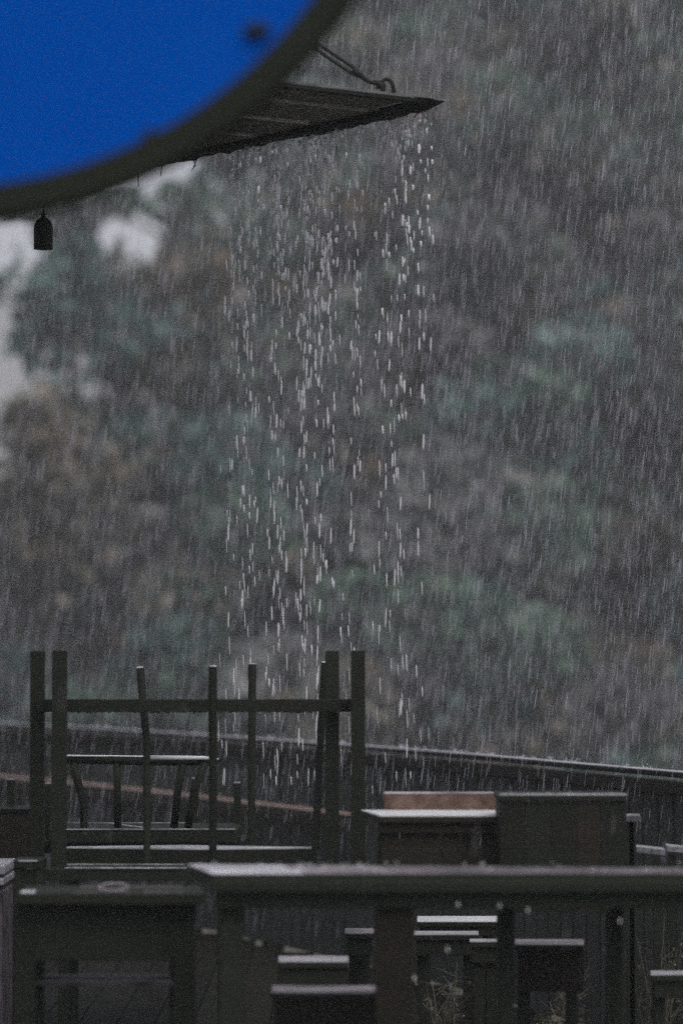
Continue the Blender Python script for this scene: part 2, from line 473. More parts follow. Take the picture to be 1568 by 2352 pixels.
# ------------------------------------------------------------------ hanging lamp socket
ls = P(100, 572, 9.7)
lamp = tag(empty('lamp_socket', ls), 'empty dark bell shaped lamp socket hanging on a cord below the blue disc', 'lamp socket')
u = 9.7 / F
MB().lathe([(22.5 * u, 0), (22 * u, 1 * u), (22.2 * u, 40 * u), (22 * u, 52 * u), (20 * u, 59 * u), (16 * u, 66 * u), (10 * u, 71 * u), (5.5 * u, 73 * u)], ls, 28).build('shell', M['metal'], lamp, smooth=False)
MB().lathe([(5.5 * u, 73 * u), (5.2 * u, 80 * u), (3.2 * u, 86 * u), (2.2 * u, 88 * u)], ls, 16).build('strain_relief', M['metal'], lamp)
MB().tube([ls + Vector((0, 0, 88 * u)), Vector((ls.x, ls.y, ROOF_Z))], .0028, 8).build('cord', M['metal'], lamp)

# ------------------------------------------------------------------ big blue disc close to the camera
DD = 4.6
dc = Vector((-0.6600, DD, 2.8600))
RIM = .009
Rb, Ro = 0.7588, 0.8068
disc = tag(empty('round_signboard', (dc.x, DD + .1, 0)), 'big blurred blue round board with a thick black rim, cut off at the upper left', 'signboard')
def ring_y(prof, n=128):
    q = MB(); np_ = len(prof)
    for k in range(n):
        w = 2 * math.pi * k / n
        for r, y in prof: q.v.append((dc.x + r * math.cos(w), DD + y, dc.z + r * math.sin(w)))
    for k in range(n):
        for i in range(np_):
            i2 = (i + 1) % np_; k2 = (k + 1) % n
            q.f.append((k * np_ + i, k * np_ + i2, k2 * np_ + i2, k2 * np_ + i))
    return q
q = MB(); n = 128
for y in (0, .02):
    for k in range(n):
        w = 2 * math.pi * k / n; q.v.append((dc.x + Rb * 1.01 * math.cos(w), DD + y, dc.z + Rb * 1.01 * math.sin(w)))
q.f.append(tuple(range(n))); q.f.append(tuple(range(n, 2 * n))[::-1])
for k in range(n): q.f.append((k, n + k, n + (k + 1) % n, (k + 1) % n))
q.build('panel', M['blue'], disc)
Ro += RIM
ring_y([(Rb, -.012), (Ro - .006, -.012), (Ro, -.006), (Ro, .028), (Ro - .006, .034), (Rb, .034)]).build('rim', M['rim'], disc, smooth=False)
for (x, y, rx, ry) in ((590, 68, 31, 17), (345, 308, 16, 12)):
    c = P(x, y, DD - .008); q = MB(); n = 20
    for s_, yy in ((1, .012), (1, -.002), (.8, -.006)):
        for k in range(n):
            w = 2 * math.pi * k / n
            q.v.append((c.x + rx * s_ * DD / F * math.cos(w), c.y + yy, c.z + ry * s_ * DD / F * math.sin(w)))
    for i in range(2):
        for k in range(n): q.f.append((i * n + k, i * n + (k + 1) % n, (i + 1) * n + (k + 1) % n, (i + 1) * n + k))
    q.f.append(tuple(range(2 * n, 3 * n)))
    q.build('bolt', M['rim'], disc)
MB().tube([(dc.x, DD + .075, -.02), (dc.x, DD + .075, dc.z + .5)], .035, 16).build('pole', M['rim'], disc)
MB().box((dc.x, DD + .045, dc.z), (.3, .05, .06)).build('bracket', M['rim'], disc)

# ================================================================== FURNITURE
def bar(name, a, b, w, t, m, parent, bevel=.002):
    """square bar from a to b, w across the picture, t in depth"""
    a, b = Vector(a), Vector(b)
    ax = (b - a).normalized()
    side = Vector((1, 0, 0)) if abs(ax.x) < .7 else Vector((0, 0, 1))
    s1 = (side - ax * side.dot(ax)).normalized(); s2 = ax.cross(s1)
    pts = []
    for c in (a, b):
        for sx, sy in ((-1, -1), (1, -1), (1, 1), (-1, 1)): pts.append(c + s1 * sx * w / 2 + s2 * sy * t / 2)
    return MB().hexa(pts).build(name, m, parent, bevel=bevel)

# upturned bench (four square legs up)
dn, df_ = 8.86, 9.02
ub = tag(empty('upturned_bench', P(440, 2010, 8.94)), 'long dark bench turned upside down, four square legs and a dripping rail up', 'bench')
ztop_b = P(440, 1990, 8.94).z
for xa, xb, yt, d in ((72, 103, 1495.5, df_), (122, 154, 1493.5, dn), (747, 778.5, 1494.5, df_), (806, 838, 1494, dn)):
    t = P((xa + xb) / 2, yt, d)
    bar('leg', (t.x, t.y, ztop_b), t, (xb - xa) * d / F, .043, M['dark'], ub)
a, b = P(88, 1620.5, 8.94), P(822, 1620.5, 8.94)
bar('rail', a, b, 29 * 8.94 / F, .032, M['dark'], ub)
for x1, x2 in ((87.5, 138), (763, 822)):
    bar('end_rail', P(x1, 1622, df_ - .005), P(x2, 1622, dn + .005), .036, .026, M['darker'], ub)
bar('seat', P(66, 2000, 8.95), P(850, 2000, 8.95), .035, .34, M['dark'], ub)
for y, x0, x1, d in ((1985.5, 155, 425, 8.80), (1993.5, 150, 428, 8.776)):
    bar('seat_edge', P(x0, y, d), P(x1, y, d), .003, .006, M['edge_glint'], ub)  # thin pale bars paint the glints on the wet seat

# upturned stool (four round legs up, turned 45 degrees)
us = tag(empty('upturned_stool', P(530, 1960, 9.05)), 'upside down wooden stool with four splayed round legs, between the bench legs', 'stool')
def rleg(top, bot, d0, d1, r0, r1, mid=None, parent=us, name='leg', m=None):
    pts = [P(*top, d0)] + ([P(*mid, (d0 + d1) / 2)] if mid else []) + [P(*bot, d1)]
    rad = [r0] + ([(r0 + r1) / 2] if mid else []) + [r1]
    return MB().tube(pts, rad, 14).build(name, m or M['dark'], parent)
k9 = 9 / F
rleg((322, 1534), (338, 1990), 9.02, 8.98, 9.6 * k9, 8 * k9, (337, 1700))
rleg((489, 1531), (489, 1990), 8.80, 8.84, 9.8 * k9, 9 * k9)
rleg((579.5, 1526), (577, 1940), 9.35, 9.3, 9.8 * k9, 8.5 * k9)
rleg((746, 1522), (724, 1950), 9.12, 9.08, 9 * k9, 9 * k9, (736, 1700))
for x, y, d in ((322, 1533, 9.02), (489, 1530, 8.8), (579.5, 1525, 9.35), (746, 1521, 9.12)):
    MB().tube([P(x, y + .6, d), P(x, y - 1.6, d)], [9 * k9, 6 * k9], 14).build('cap_sheen', M['wet_sheen'], us)  # pale disc paints the sheen on the wet leg end
# its seat, a square board standing on one corner, seen almost edge-on
za = P(530, 1944, 9.1).z
q = MB(); cor = [PZ(152, 1944, za), PZ(480, 1947.5, za), PZ(728, 1945, za), PZ(420, 1940.5, za)]
q.hexa([c - Vector((0, 0, .026)) for c in cor] + cor).build('seat', M['caps'], us, bevel=.002)
fr = cor[0].lerp(cor[1], .5)
for A, B in ((cor[0], cor[1]), (cor[1], cor[2])):
    o = Vector((0, -.012, 0))
    MB().hexa([A + o - Vector((0, 0, .055)), B + o - Vector((0, 0, .055)), B + o * .2 - Vector((0, 0, .055)), A + o * .2 - Vector((0, 0, .055)), A + o - Vector((0, 0, .006)), B + o - Vector((0, 0, .006)), B + o * .2 - Vector((0, 0, .006)), A + o * .2 - Vector((0, 0, .006))]).build('seat_edge', M['dark'], us)

# fan-back chair standing behind
dch = 9.75
ch = tag(empty('fan_back_chair', (P(320, 1900, dch).x, dch + .2, 0)), 'dark fan back chair with a wet rounded top rail, behind the upturned bench', 'chair')
kc = dch / F
q = MB().tube([P(120, 1745, dch + .05), P(160, 1744, dch + .02), P(250, 1745, dch), P(340, 1747, dch), P(430, 1748, dch), P(492, 1747, dch + .02), P(505, 1745, dch + .05)], [6 * kc, 10 * kc, 11 * kc, 11.5 * kc, 11 * kc, 9 * kc, 4 * kc], 12)
q.build('top_rail', M['dark'], ch, smooth=True)
MB().tube([P(150, 1735.5, dch - .006), P(250, 1736.5, dch - .008), P(345, 1738, dch - .008)], .0028, 8).build('edge_sheen', M['white'], ch)  # white tubes paint the highlight on the wet top rail
MB().tube([P(345, 1740.5, dch - .012), P(420, 1741, dch - .012), P(470, 1741, dch - .01), P(502, 1744, dch + .02)], [.0085, .0085, .007, .003], 10).build('edge_sheen', M['white'], ch, smooth=True)
for pts, w in (([(168, 1752), (180, 1800), (192, 1840), (195, 1900)], 10), ([(269, 1752), (270, 1820), (271, 1900)], 9), ([(338, 1752), (338, 1900)], 9),
               ([(421, 1752), (408, 1820), (400, 1900)], 9.5), ([(472, 1752), (448, 1810), (438, 1860), (432, 1900)], 9.5)):
    MB().tube([P(x, y, dch + .015 * i) for i, (x, y) in enumerate(pts)], w * kc * .95, 10).build('spindle', M['dark'], ch, smooth=True)
zs = P(300, 1905, dch).z
bx('seat', Vector((P(330, 1905, dch).x, dch + .18, zs - .025)) - ch.location, (430 * kc, .4, .05), M['dark'], ch, bevel=.01)
bar('seat_edge', P(118, 1905, dch - .024), P(540, 1904.5, dch - .024), .0035, .006, M['edge_glint'], ch)  # pale bars paint glints along the chair seat
bar('seat_edge', P(118, 1890.5, dch + .3), P(425, 1890, dch + .3), .0035, .006, M['edge_glint'], ch)
bar('seat_edge', P(248, 1891, dch + .27), P(345, 1903, dch + .0), .004, .006, M['wet_sheen'], ch)
for x, y in ((-.27, 0), (.27, 0), (-.27, .34), (.27, .34)):
    bx('leg', Vector((P(330, 1905, dch).x + x, dch + .01 + y, (zs - .05) / 2)) - ch.location, (.035, .035, zs - .05), M['dark'], ch)

# second low stack behind: upturned stool with square legs
u2 = tag(empty('upturned_stool', P(330, 1960, 10.2)), 'low upturned stool with blunt square legs, half hidden behind the fan back chair', 'stool')
z2 = P(300, 1945, 10.2).z
for xa, xb, yt, d in ((105, 117, 1800, 10.25), (441, 457, 1788, 10.4), (537, 553, 1798, 10.1)):
    t = P((xa + xb) / 2, yt, d)
    bar('leg', (t.x, t.y, z2), t, (xb - xa) * d / F, .026, M['dark'], u2)
    bx('cap_sheen', t - u2.location + Vector((0, 0, .001)), ((xb - xa) * d / F * .95, .025, .005), M['pinktop'], u2, bevel=0)  # pale plate paints the sheen on the wet leg end
bar('seat', P(95, 1938, 10.3), P(565, 1938, 10.3), .04, .4, M['darker'], u2)

# dark wooden bin at the far left with a post beside it
d = 10.0
bn = tag(empty('wooden_bin', (P(38, 1900, d).x, d + .1, 0)), 'dark wooden bin with reddish side at the left edge, beyond the bench legs', 'bin')
zt = P(40, 1862, d).z; wB = 100 * d / F
bx('body', (0, .0, zt / 2), (wB, .22, zt - .012), M['brownish'], bn)
bx('lid', (0, 0, zt), (wB + .012, .234, .014), M['darker'], bn)
bx('side_panel', (-wB / 2 + .01, -.113, zt * .7), (.02, .006, zt * .5), M['rust'], bn)
sp = tag(empty('stake', (P(26, 1900, 10.25).x, 10.25, 0)), 'thin square stake with a wet top, above the wooden bin at the left', 'stake')
t = P(26, 1791, 10.25)
bar('shaft', (t.x, t.y, 0), t, .026, .026, M['dark'], sp)
bx('cap_sheen', (0, 0, t.z + .001), (.025, .024, .005), M['pinktop'], sp, bevel=0)  # sheen of the wet end painted as a pale plate

# pale box at the left margin
d = 9.2
pb = tag(empty('pale_crate', (P(-70, 2100, d).x, d + .15, 0)), 'pale grey box cut off by the left edge, below the wooden bin', 'box')
k = d / F; wP = 158 * k
z0 = P(0, 2250, d).z; za_, zb_, zc_ = P(0, 2040, d).z, P(0, 2014, d).z, P(0, 1986, d).z
bx('body', (0, 0, (za_ - .01 + 0) / 2), (wP - .008, .3, za_ - .01), M['dimtop'], pb, bevel=.006)
bx('lid', (0, 0, (za_ + zb_) / 2 + .002), (wP, .32, zb_ - za_ - .012), M['caps'], pb, bevel=.005)
bx('tray', (.004, 0, (zb_ + zc_) / 2 + .003), (wP, .31, zc_ - zb_ - .008), M['caps'], pb, bevel=.005)

# dark stool with wet top at left
d = 8.6
lst = tag(empty('side_stool', (P(25, 2100, d).x + .05, d + .08, 0)), 'narrow dark stool with a thin wet top beside the pale box', 'stool')
zt = P(40, 1976, d).z; k = d / F
bx('top', (0, 0, zt - .012), (66 * k, .14, .024), M['dark'], lst)
bx('edge_sheen', (0, -.071, zt - .002), (44 * k, .004, .004), M['wet_sheen'], lst, bevel=0)  # bright line painted as sheen on the wet top
for sx in (-1, 1):
    bx('side_board', (sx * 24 * k, 0, (zt - .024) / 2), (15 * k, .12, zt - .024), M['dark'], lst)
bx('front_board', (0, -.05, (zt - .03) / 2 + .05), (40 * k, .012, zt - .13), M['dark'], lst)

# foreground table on the right (out of focus)
d1 = 7.05
z1 = P(900, 2007, d1).z
ft = tag(empty('long_table', (P(1100, 2000, d1).x, d1 + .14, 0)), 'long blurred dark table in front, its top splashing with rain', 'table')
cor = [PZ(486, 2005, z1), PZ(1900, 2005, z1), PZ(1880, 1995, z1), PZ(430, 1985, z1)]
nP = 3
for k in range(nP):
    a0, a1 = k / nP, (k + .97) / nP
    A = [cor[0].lerp(cor[3], a0), cor[1].lerp(cor[2], a0), cor[1].lerp(cor[2], a1), cor[0].lerp(cor[3], a1)]
    MB().hexa([c - Vector((0, 0, .028)) for c in A] + [c - Vector((0, 0, .003)) for c in A]).build('plank', M['table'], ft, bevel=.002)
    for t0, t1, mm in ((0, .15, 'wet_sheen'), (.15, .3, 'pinktop'), (.3, 1, 'dimtop')):  # sheen painted brighter at the left end, weaker to the right
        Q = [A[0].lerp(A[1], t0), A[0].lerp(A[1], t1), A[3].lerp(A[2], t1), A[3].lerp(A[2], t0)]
        MB().hexa([c - Vector((0, 0, .0028)) for c in Q] + Q).build('film_sheen', M[mm], ft)
k7 = d1 / F
def fr_(name, x0, x1, y0, y1, dd, th, m): 
    A, B = P(x0, (y0 + y1) / 2, dd), P(x1, (y0 + y1) / 2, dd)
    return MB().box(((A.x + B.x) / 2, dd + th / 2, A.z), (B.x - A.x, th, (y1 - y0) * dd / F)).build(name, m, ft, bevel=.003)
fr_('apron', 486, 1890, 2024, 2050, d1 - .012, .022, M['table'])
fr_('apron', 494, 1886, 2050.6, 2086, d1 + .012, .022, M['table'])
for xa, xb, dd in ((862, 950, d1 + .03), (1146, 1180, d1 + .24), (1404, 1428, d1 + .2), (505, 560, d1 + .04)):
    A = P((xa + xb) / 2, 2080, dd)
    MB().box((A.x, dd + .03, (A.z) / 2), ((xb - xa) * dd / F, .06, A.z)).build('leg', M['brownish'] if xa == 862 else M['table'], ft, bevel=.003)

# foreground table at the left
d2 = 7.5
z2_ = P(200, 2050, d2).z
lt = tag(empty('small_table', (P(230, 2050, d2).x, d2 + .2, 0)), 'dark low table at the lower left with a coil and puddles on top', 'table')
k = d2 / F
cor = [PZ(40, 2052, z2_), PZ(470, 2052, z2_), PZ(460, 2034, z2_), PZ(60, 2034, z2_)]
MB().hexa([c - Vector((0, 0, .03)) for c in cor] + cor).build('top', M['darker'], lt, bevel=.003)
for x0, x1, y, dd in ((185, 418, 2034.5, 7.66), (50, 82, 2047, 7.5), (275, 300, 2050, 7.49), (330, 425, 2050.5, 7.49), (120, 240, 2050.8, 7.49)):
    A, B = P(x0, y, dd), P(x1, y, dd)
    MB().box(((A.x + B.x) / 2, dd, z2_ + .002), (B.x - A.x, .05 if x0 == 50 else .012, .0035)).build('puddle', M['wet_sheen'] if x0 == 50 else M['dimtop'], lt)
A = P(30, 2100, d2); B = P(440, 2100, d2)
MB().box(((A.x + B.x) / 2, d2 + .03, z2_ - .03 - .075), (B.x - A.x, .022, .15)).build('apron', M['table'], lt, bevel=.003)
for xx, dd in ((60, d2 + .04), (425, d2 + .04), (75, d2 + .18), (415, d2 + .18)):
    A = P(xx, 2100, dd)
    MB().box((A.x, dd, (z2_ - .03) / 2), (.055, .05, z2_ - .03)).build('leg', M['table'], lt, bevel=.003)
# shelf boards below
for y, dd in ((2240, 7.7), (2252, 7.65)):
    A, B = P(60, y, dd), P(425, y, dd)
    MB().box(((A.x + B.x) / 2, dd, A.z - .006), (B.x - A.x, .03, .012)).build('shelf_slat', M['dimtop'], lt)
coil = tag(empty('cable_coil', P(263, 2034, 7.62)), 'loose loop of wet cable lying on the small table', 'cable')
pts = []
for i in range(33):
    w = 2 * math.pi * i / 32
    pts.append((P(263, 2034, 7.62).x + 34 * k * math.cos(w), 7.60 + .05 * math.sin(w), z2_ + .006 + .006 * math.sin(w) + (.0 if i % 3 else .001)))
MB().tube(pts, .002, 6, cap=False).build('loop', M['pinktop'], coil, smooth=True)

# seat block with a reddish board, and the dark chest beside it
d3 = 8.3
zs3 = P(1000, 1872.5, d3).z
sb = tag(empty('bench_seat', (P(1000, 1900, d3).x, d3 + .1, 0)), 'bench with a rain white seat and a reddish brown back board', 'bench')
cor = [PZ(872, 1873, zs3), PZ(1150, 1873, zs3), PZ(1150, 1860, zs3), PZ(828, 1860, zs3)]
MB().hexa([c - Vector((0, 0, .022)) for c in cor] + [c - Vector((0, 0, .003)) for c in cor]).build('seat', M['brownish'], sb, bevel=.002)
MB().hexa([c - Vector((0, 0, .0028)) for c in cor] + cor).build('film_sheen', M['white'], sb)  # white colour paints the sky sheen on the wet seat
A, B = PZ(882, 1861, zs3), PZ(1150, 1861, zs3)
hb = (1861 - 1821) * A.y / F
MB().box(((A.x + B.x) / 2, A.y + .03, zs3 + hb / 2 - .004), (B.x - A.x, .03, hb)).build('back_board', M['rust'], sb, bevel=.003)
MB().box(((A.x + B.x) / 2, A.y + .03, zs3 + hb - .002), (B.x - A.x, .034, .006)).build('back_board_cap', M['pinktop'], sb, bevel=.002)
fa, fb = P(872, 1930, d3 + .012), P(1150, 1930, d3 + .012)
nbd = 6; zlo = 0
MB().box(((fa.x + fb.x) / 2, d3 + .012, zs3 - .038), (fb.x - fa.x + .01, .02, .03)).build('front_rail', M['brownish'], sb, bevel=.002)
for i in range(nbd):
    x0 = fa.x + (fb.x - fa.x) * i / nbd; w = (fb.x - fa.x) / nbd
    MB().box((x0 + w / 2, d3 + .03, zs3 - .054 - .105), (w - .004, .02, .21)).build('front_board', M['brownish'], sb, bevel=.002)
xl = P(868, 1930, d3).x
for xx in (xl + .02, P(1160, 1930, d3).x):
    MB().box((xx, d3 + .09, (zs3 - .024) / 2), (.04, .05, zs3 - .024)).build('leg', M['dark'], sb, bevel=.002)

d4 = 8.1
zt4 = P(1300, 1826, d4).z
cx4 = (P(1146, 1900, d4).x + P(1438, 1900, d4).x) / 2
w4 = P(1438, 1900, d4).x - P(1146, 1900, d4).x
cb = tag(empty('wooden_chest', (cx4, d4 + .13, 0)), 'tall dark wooden chest with a wet pale lid edge, right of the bench seat', 'chest')
for i in range(5):
    w = w4 / 5
    bx('front_board', (-w4 / 2 + w * (i + .5), -.125, zt4 - .02 - .155), (w - .003, .016, .31), M['darker'] if i != 3 else M['brownish'], cb)
for sx in (-1, 1): bx('side_board', (sx * (w4 / 2 - .011), .0, zt4 - .175), (.018, .23, .31), M['darker'], cb)
for sx in (-1, 1):
    for sy in (-.09, .09): bx('leg', (sx * (w4 / 2 - .022), sy, (zt4 - .33) / 2), (.035, .035, zt4 - .33), M['dark'], cb)
bx('bottom_board', (0, 0, zt4 - .32), (w4 - .04, .22, .016), M['darker'], cb)
bx('lid', (0, 0, zt4 - .009), (w4 + .004, .28, .016), M['darker'], cb)
bx('edge_sheen', (0, -.13, zt4 + .0015), (w4, .02, .004), M['caps'], cb, bevel=.001)  # pale strip paints the glint on the wet lid edge

# low benches and planks seen under the long table
def low_bench(label, x0, x1, ya, yb, d, m, face=None, group=None, legs=True, face_h=.05):
    z = P((x0 + x1) / 2, yb, d).z
    c = [PZ(x0, yb, z), PZ(x1, yb, z), PZ(x1, ya, z), PZ(x0, ya, z)]
    mid = (c[0] + c[2]) / 2
    e = tag(empty('low_bench', (mid.x, mid.y, 0)), label, 'bench')
    MB().hexa([p - Vector((0, 0, .02)) for p in c] + [p - Vector((0, 0, .003)) for p in c]).build('seat', M['dark'], e, bevel=.002)
    MB().hexa([p - Vector((0, 0, .0028)) for p in c] + c).build('film_sheen', m, e)  # top colour carries the painted sheen of the wet seat
    MB().box((mid.x, c[0].y + .02, z - .021 - face_h / 2), (c[1].x - c[0].x - .01, .02, face_h)).build('apron', face or M['dark'], e, bevel=.002)
    for s in (0, 1):
        q = c[s]; xx = q.x + (.03 if s == 0 else -.03)
        MB().box((xx, mid.y + .01, (z - .02) / 2), (.035, .05, z - .02)).build('leg', M['dark'], e, bevel=.002)
    return e
low_bench('bright white bench top seen under the long table', 958, 1143, 2104, 2116, 9.9, M['white'], face_h=.03)
low_bench('grey wet bench top just below the bright white one', 950, 1098, 2138, 2146, 9.4, M['caps'])
low_bench('short wet bench end right of centre under the long table', 1078, 1150, 2156, 2162, 9.2, M['edge_glint'])
low_bench('pinkish wet bench with a brown front board under the table on the right', 1182, 1340, 2157, 2169, 8.5, M['pinktop'], M['brownish'], face_h=.12)
low_bench('pale rounded bench top low in the middle of the picture', 640, 800, 2195, 2208, 8.3, M['caps'])
low_bench('nearest low bench with pinkish soaked top and brown front at the bottom', 625, 920, 2264, 2279, 7.4, M['pinktop'], M['brownish'], face_h=.16)
low_bench('small wet bench end at the lower right beside the weeds', 1493, 1620, 2229, 2238, 8.5, M['caps'])
low_bench('dim bench with a puddled top at the middle, under the long table', 792, 858, 2132, 2143, 9.0, M['pinktop'])

# shelf right of the chest: sloped wet boards fixed to the parapet foot
for lab, pts, d in (('wet sloping plank right of the chest, low against the parapet', ((1441, 1942), (1526, 1951)), 9.15), ('wet plank end at the right edge against the parapet', ((1531, 1942), (1680, 1957)), 9.3),
                    ('short brownish block just right of the chest top', ((1438, 1873), (1470, 1873)), 9.0)):
    A, B = P(*pts[0], d), P(*pts[1], d - .12)
    e = tag(empty('plank', ((A.x + B.x) / 2, d, 0)), lab, 'plank')
    mm = M['caps'] if 'wet' in lab else M['pinktop']
    MB().hexa([A + Vector((0, 0, -.02)), B + Vector((0, 0, -.02)), B + Vector((0, .06, -.02)), A + Vector((0, .06, -.02)), A, B, B + Vector((0, .06, .003)), A + Vector((0, .06, .003))]).build('board', mm, e, bevel=.002)
    for q in (A, B):
        MB().box((q.x + (.012 if q is A else -.012), d + .02, (min(A.z, B.z) - .02) / 2), (.022, .03, min(A.z, B.z) - .02)).build('leg', M['dark'], e)

# ================================================================== VEGETATION
random.seed(21); rng = np.random.default_rng(5)
def quads_mesh(name, cen, size, mat_list, mids=None, flat=0.0):
    n = len(cen)
    a = rng.normal(size=(n, 3)); a[:, 2] *= (1 - flat); a /= np.linalg.norm(a, axis=1)[:, None]
    b = rng.normal(size=(n, 3)); b -= a * (a * b).sum(1)[:, None]; b /= np.linalg.norm(b, axis=1)[:, None]
    sz = size if hasattr(size, '__len__') else np.full(n, size)
    sz = (sz * rng.uniform(.6, 1.4, n))[:, None]
    v = np.empty((n, 4, 3))
    v[:, 0] = cen - a * sz * .5; v[:, 1] = cen + b * sz * .32; v[:, 2] = cen + a * sz * .5; v[:, 3] = cen - b * sz * .32
    me = bpy.data.meshes.new(name)
    me.vertices.add(n * 4); me.vertices.foreach_set('co', v.reshape(-1))
    me.loops.add(n * 4); me.loops.foreach_set('vertex_index', np.arange(n * 4, dtype=np.int32))
    me.polygons.add(n); me.polygons.foreach_set('loop_start', np.arange(0, n * 4, 4, dtype=np.int32))
    me.update(calc_edges=True)
    for m in mat_list: me.materials.append(m)
    if mids is not None: me.polygons.foreach_set('material_index', mids.astype(np.int32))
    return me
def tree_meshes(i):
    h = 7.0
    t = MB()
    lean = random.uniform(-.5, .5)
    top = (lean, random.uniform(-.3, .3), h * .8)
    t.tube([(0, 0, -.6), (lean * .3, 0, h * .3), top], [.2, .15, .04], 8)
    cl = []
    for k in range(20):
        a = random.uniform(0, 2 * math.pi); f = random.uniform(.28, 1.0)
        rr = (2.4 if f < .75 else 1.5) * math.sqrt(random.random())
        c = np.array([lean * f + rr * math.cos(a), rr * math.sin(a), h * f])
        cl.append((c, random.uniform(.6, 1.15)))
        s = (lean * f * .7, 0, h * f * .62)
        t.tube([s, tuple((np.array(s) + c) / 2 + np.array([0, 0, .15])), tuple(c)], [.06, .04, .015], 5)
    cen = []
    for c, r in cl:
        n = 190
        p = rng.normal(size=(n, 3)); p /= np.linalg.norm(p, axis=1)[:, None]
        p *= (rng.uniform(.35, 1, n) ** .5)[:, None] * r * np.array([1.15, 1.15, .8])
        cen.append(c + p)
    cen = np.concatenate(cen)
    tm = bpy.data.meshes.new('trunk'); tm.from_pydata(t.v, [], t.f); tm.update(); tm.materials.append(M['bark'])
    per = rng.choice(4, size=len(cl), p=[.46, .22, .16, .16])          # boughs of mixed colour within one crown
    mids = np.repeat(per, 190)
    cm = quads_mesh('crown', cen, .34, [LEAVES[(i + j) % 4] for j in range(4)], mids)
    return tm, cm
TREES = [tree_meshes(i) for i in range(8)]
GROUP = 'trees of the wooded hillside'
def tree(x, y, s, i, label=None, group=GROUP, z=None, sx=1):
    tm, cm = TREES[i % 8]
    e = empty('hillside_tree', (x, y, (hz(x, y) if z is None else z) - .1), random.uniform(0, 6.28))
    e.scale = (s * sx, s * sx, s)
    tag(e, label or 'blurred tree among the rain veiled trees covering the hillside', 'tree', group)
    link('trunk', tm, e, loc=Vector((0, 0, 0))); link('crown', cm, e, loc=Vector((0, 0, 0)))
    return e
# spaced over the slope in view (plus a margin for other viewpoints)
pts = []
tries = 0
while len(pts) < 200 and tries < 20000:
    tries += 1
    y = random.uniform(38, 92); x = random.uniform(-.16, .18) * y
    if y > 44 and hz(x, y) < hz(x, y - 3) + 1.0: continue
    sc_ = random.uniform(.7, 1.05)
    if CX + x / y * F < 900:
        topy = HZ - (hz(x, y) + 7.6 * sc_ - EYE) / y * F
        if topy < np.interp(CX + x / y * F, (-300, 0, 160, 400, 430, 540, 575, 620, 700), (1000, 940, 900, 800, 470, 445, 330, 80, -200)): continue
    if all((x - a) ** 2 + ((y - b) * 1.1) ** 2 > 2.1 ** 2 for a, b, _ in pts): pts.append((x, y, sc_))
for x, y, s in pts: tree(x, y, s, random.randrange(8))
# trees of the left margin, standing clear against the mist
def tall_tree(blobs, d, i, label):
    """a tree whose crown masses are given by centre and half size (picture units at its distance)"""
    x0 = sum(b[0] for b in blobs) / len(blobs)
    gx = P(x0, 900, d).x; gz = hz(gx, d)
    e = tag(empty('hillside_tree', (gx, d, gz)), label, 'tree', GROUP)
    t = MB(); cen = []
    zt = max(P(b[0], b[1], d).z for b in blobs)
    t.tube([(gx, d, gz - .5), (gx + .15, d, (gz + zt) / 2), (gx, d, zt)], [.16, .11, .04], 8)
    k = d / F
    for (x, y, rx, rz) in blobs:
        c = P(x, y, d); n = int(14 * (rx * rz) * k * k * 22) + 120
        t.tube([(gx + .05, d, max(gz + 1, c.z - .7)), tuple(c)], [.05, .015], 5)
        for _ in range(9):
            cc = c + Vector((random.gauss(0, .5) * rx * k, random.gauss(0, .5) * rx * k, random.gauss(0, .5) * rz * k)); m = n // 9
            p = rng.normal(size=(m, 3)) * np.array([.42 * rx * k, .42 * rx * k, .42 * rz * k])
            cen.append(np.array(cc) + p)
    t.build('trunk', M['bark'], e)
    link('crown', quads_mesh('crown', np.concatenate(cen), .3, [LEAVES[i], LEAVES[(i + 1) % 4]], None), e)
tall_tree([(120, 680, 90, 90), (200, 620, 80, 70), (250, 740, 110, 90), (70, 760, 45, 55)], 50, 1, 'tall teal tree standing against the mist below the lamp socket')
tall_tree([(330, 640, 90, 70), (390, 730, 90, 100), (300, 830, 110, 90), (470, 640, 90, 90)], 52, 2, 'brown tinged tree between the mist gap and the falling drops')
tall_tree([(230, 470, 60, 26), (330, 455, 70, 26), (450, 480, 70, 34), (540, 520, 70, 70)], 54, 0, 'green tree below the pale mist patch at the canopy corner')
tall_tree([(40, 990, 80, 60), (150, 1000, 90, 70), (60, 1130, 110, 90), (190, 1130, 110, 100), (90, 1280, 130, 110)], 48, 2, 'brownish bushy tree below the pale mist gap at the left edge')
tall_tree([(40, 470, 90, 18), (150, 520, 40, 30), (180, 480, 50, 30)], 51, 3, 'thin greyish boughs just below the black rim at the left')

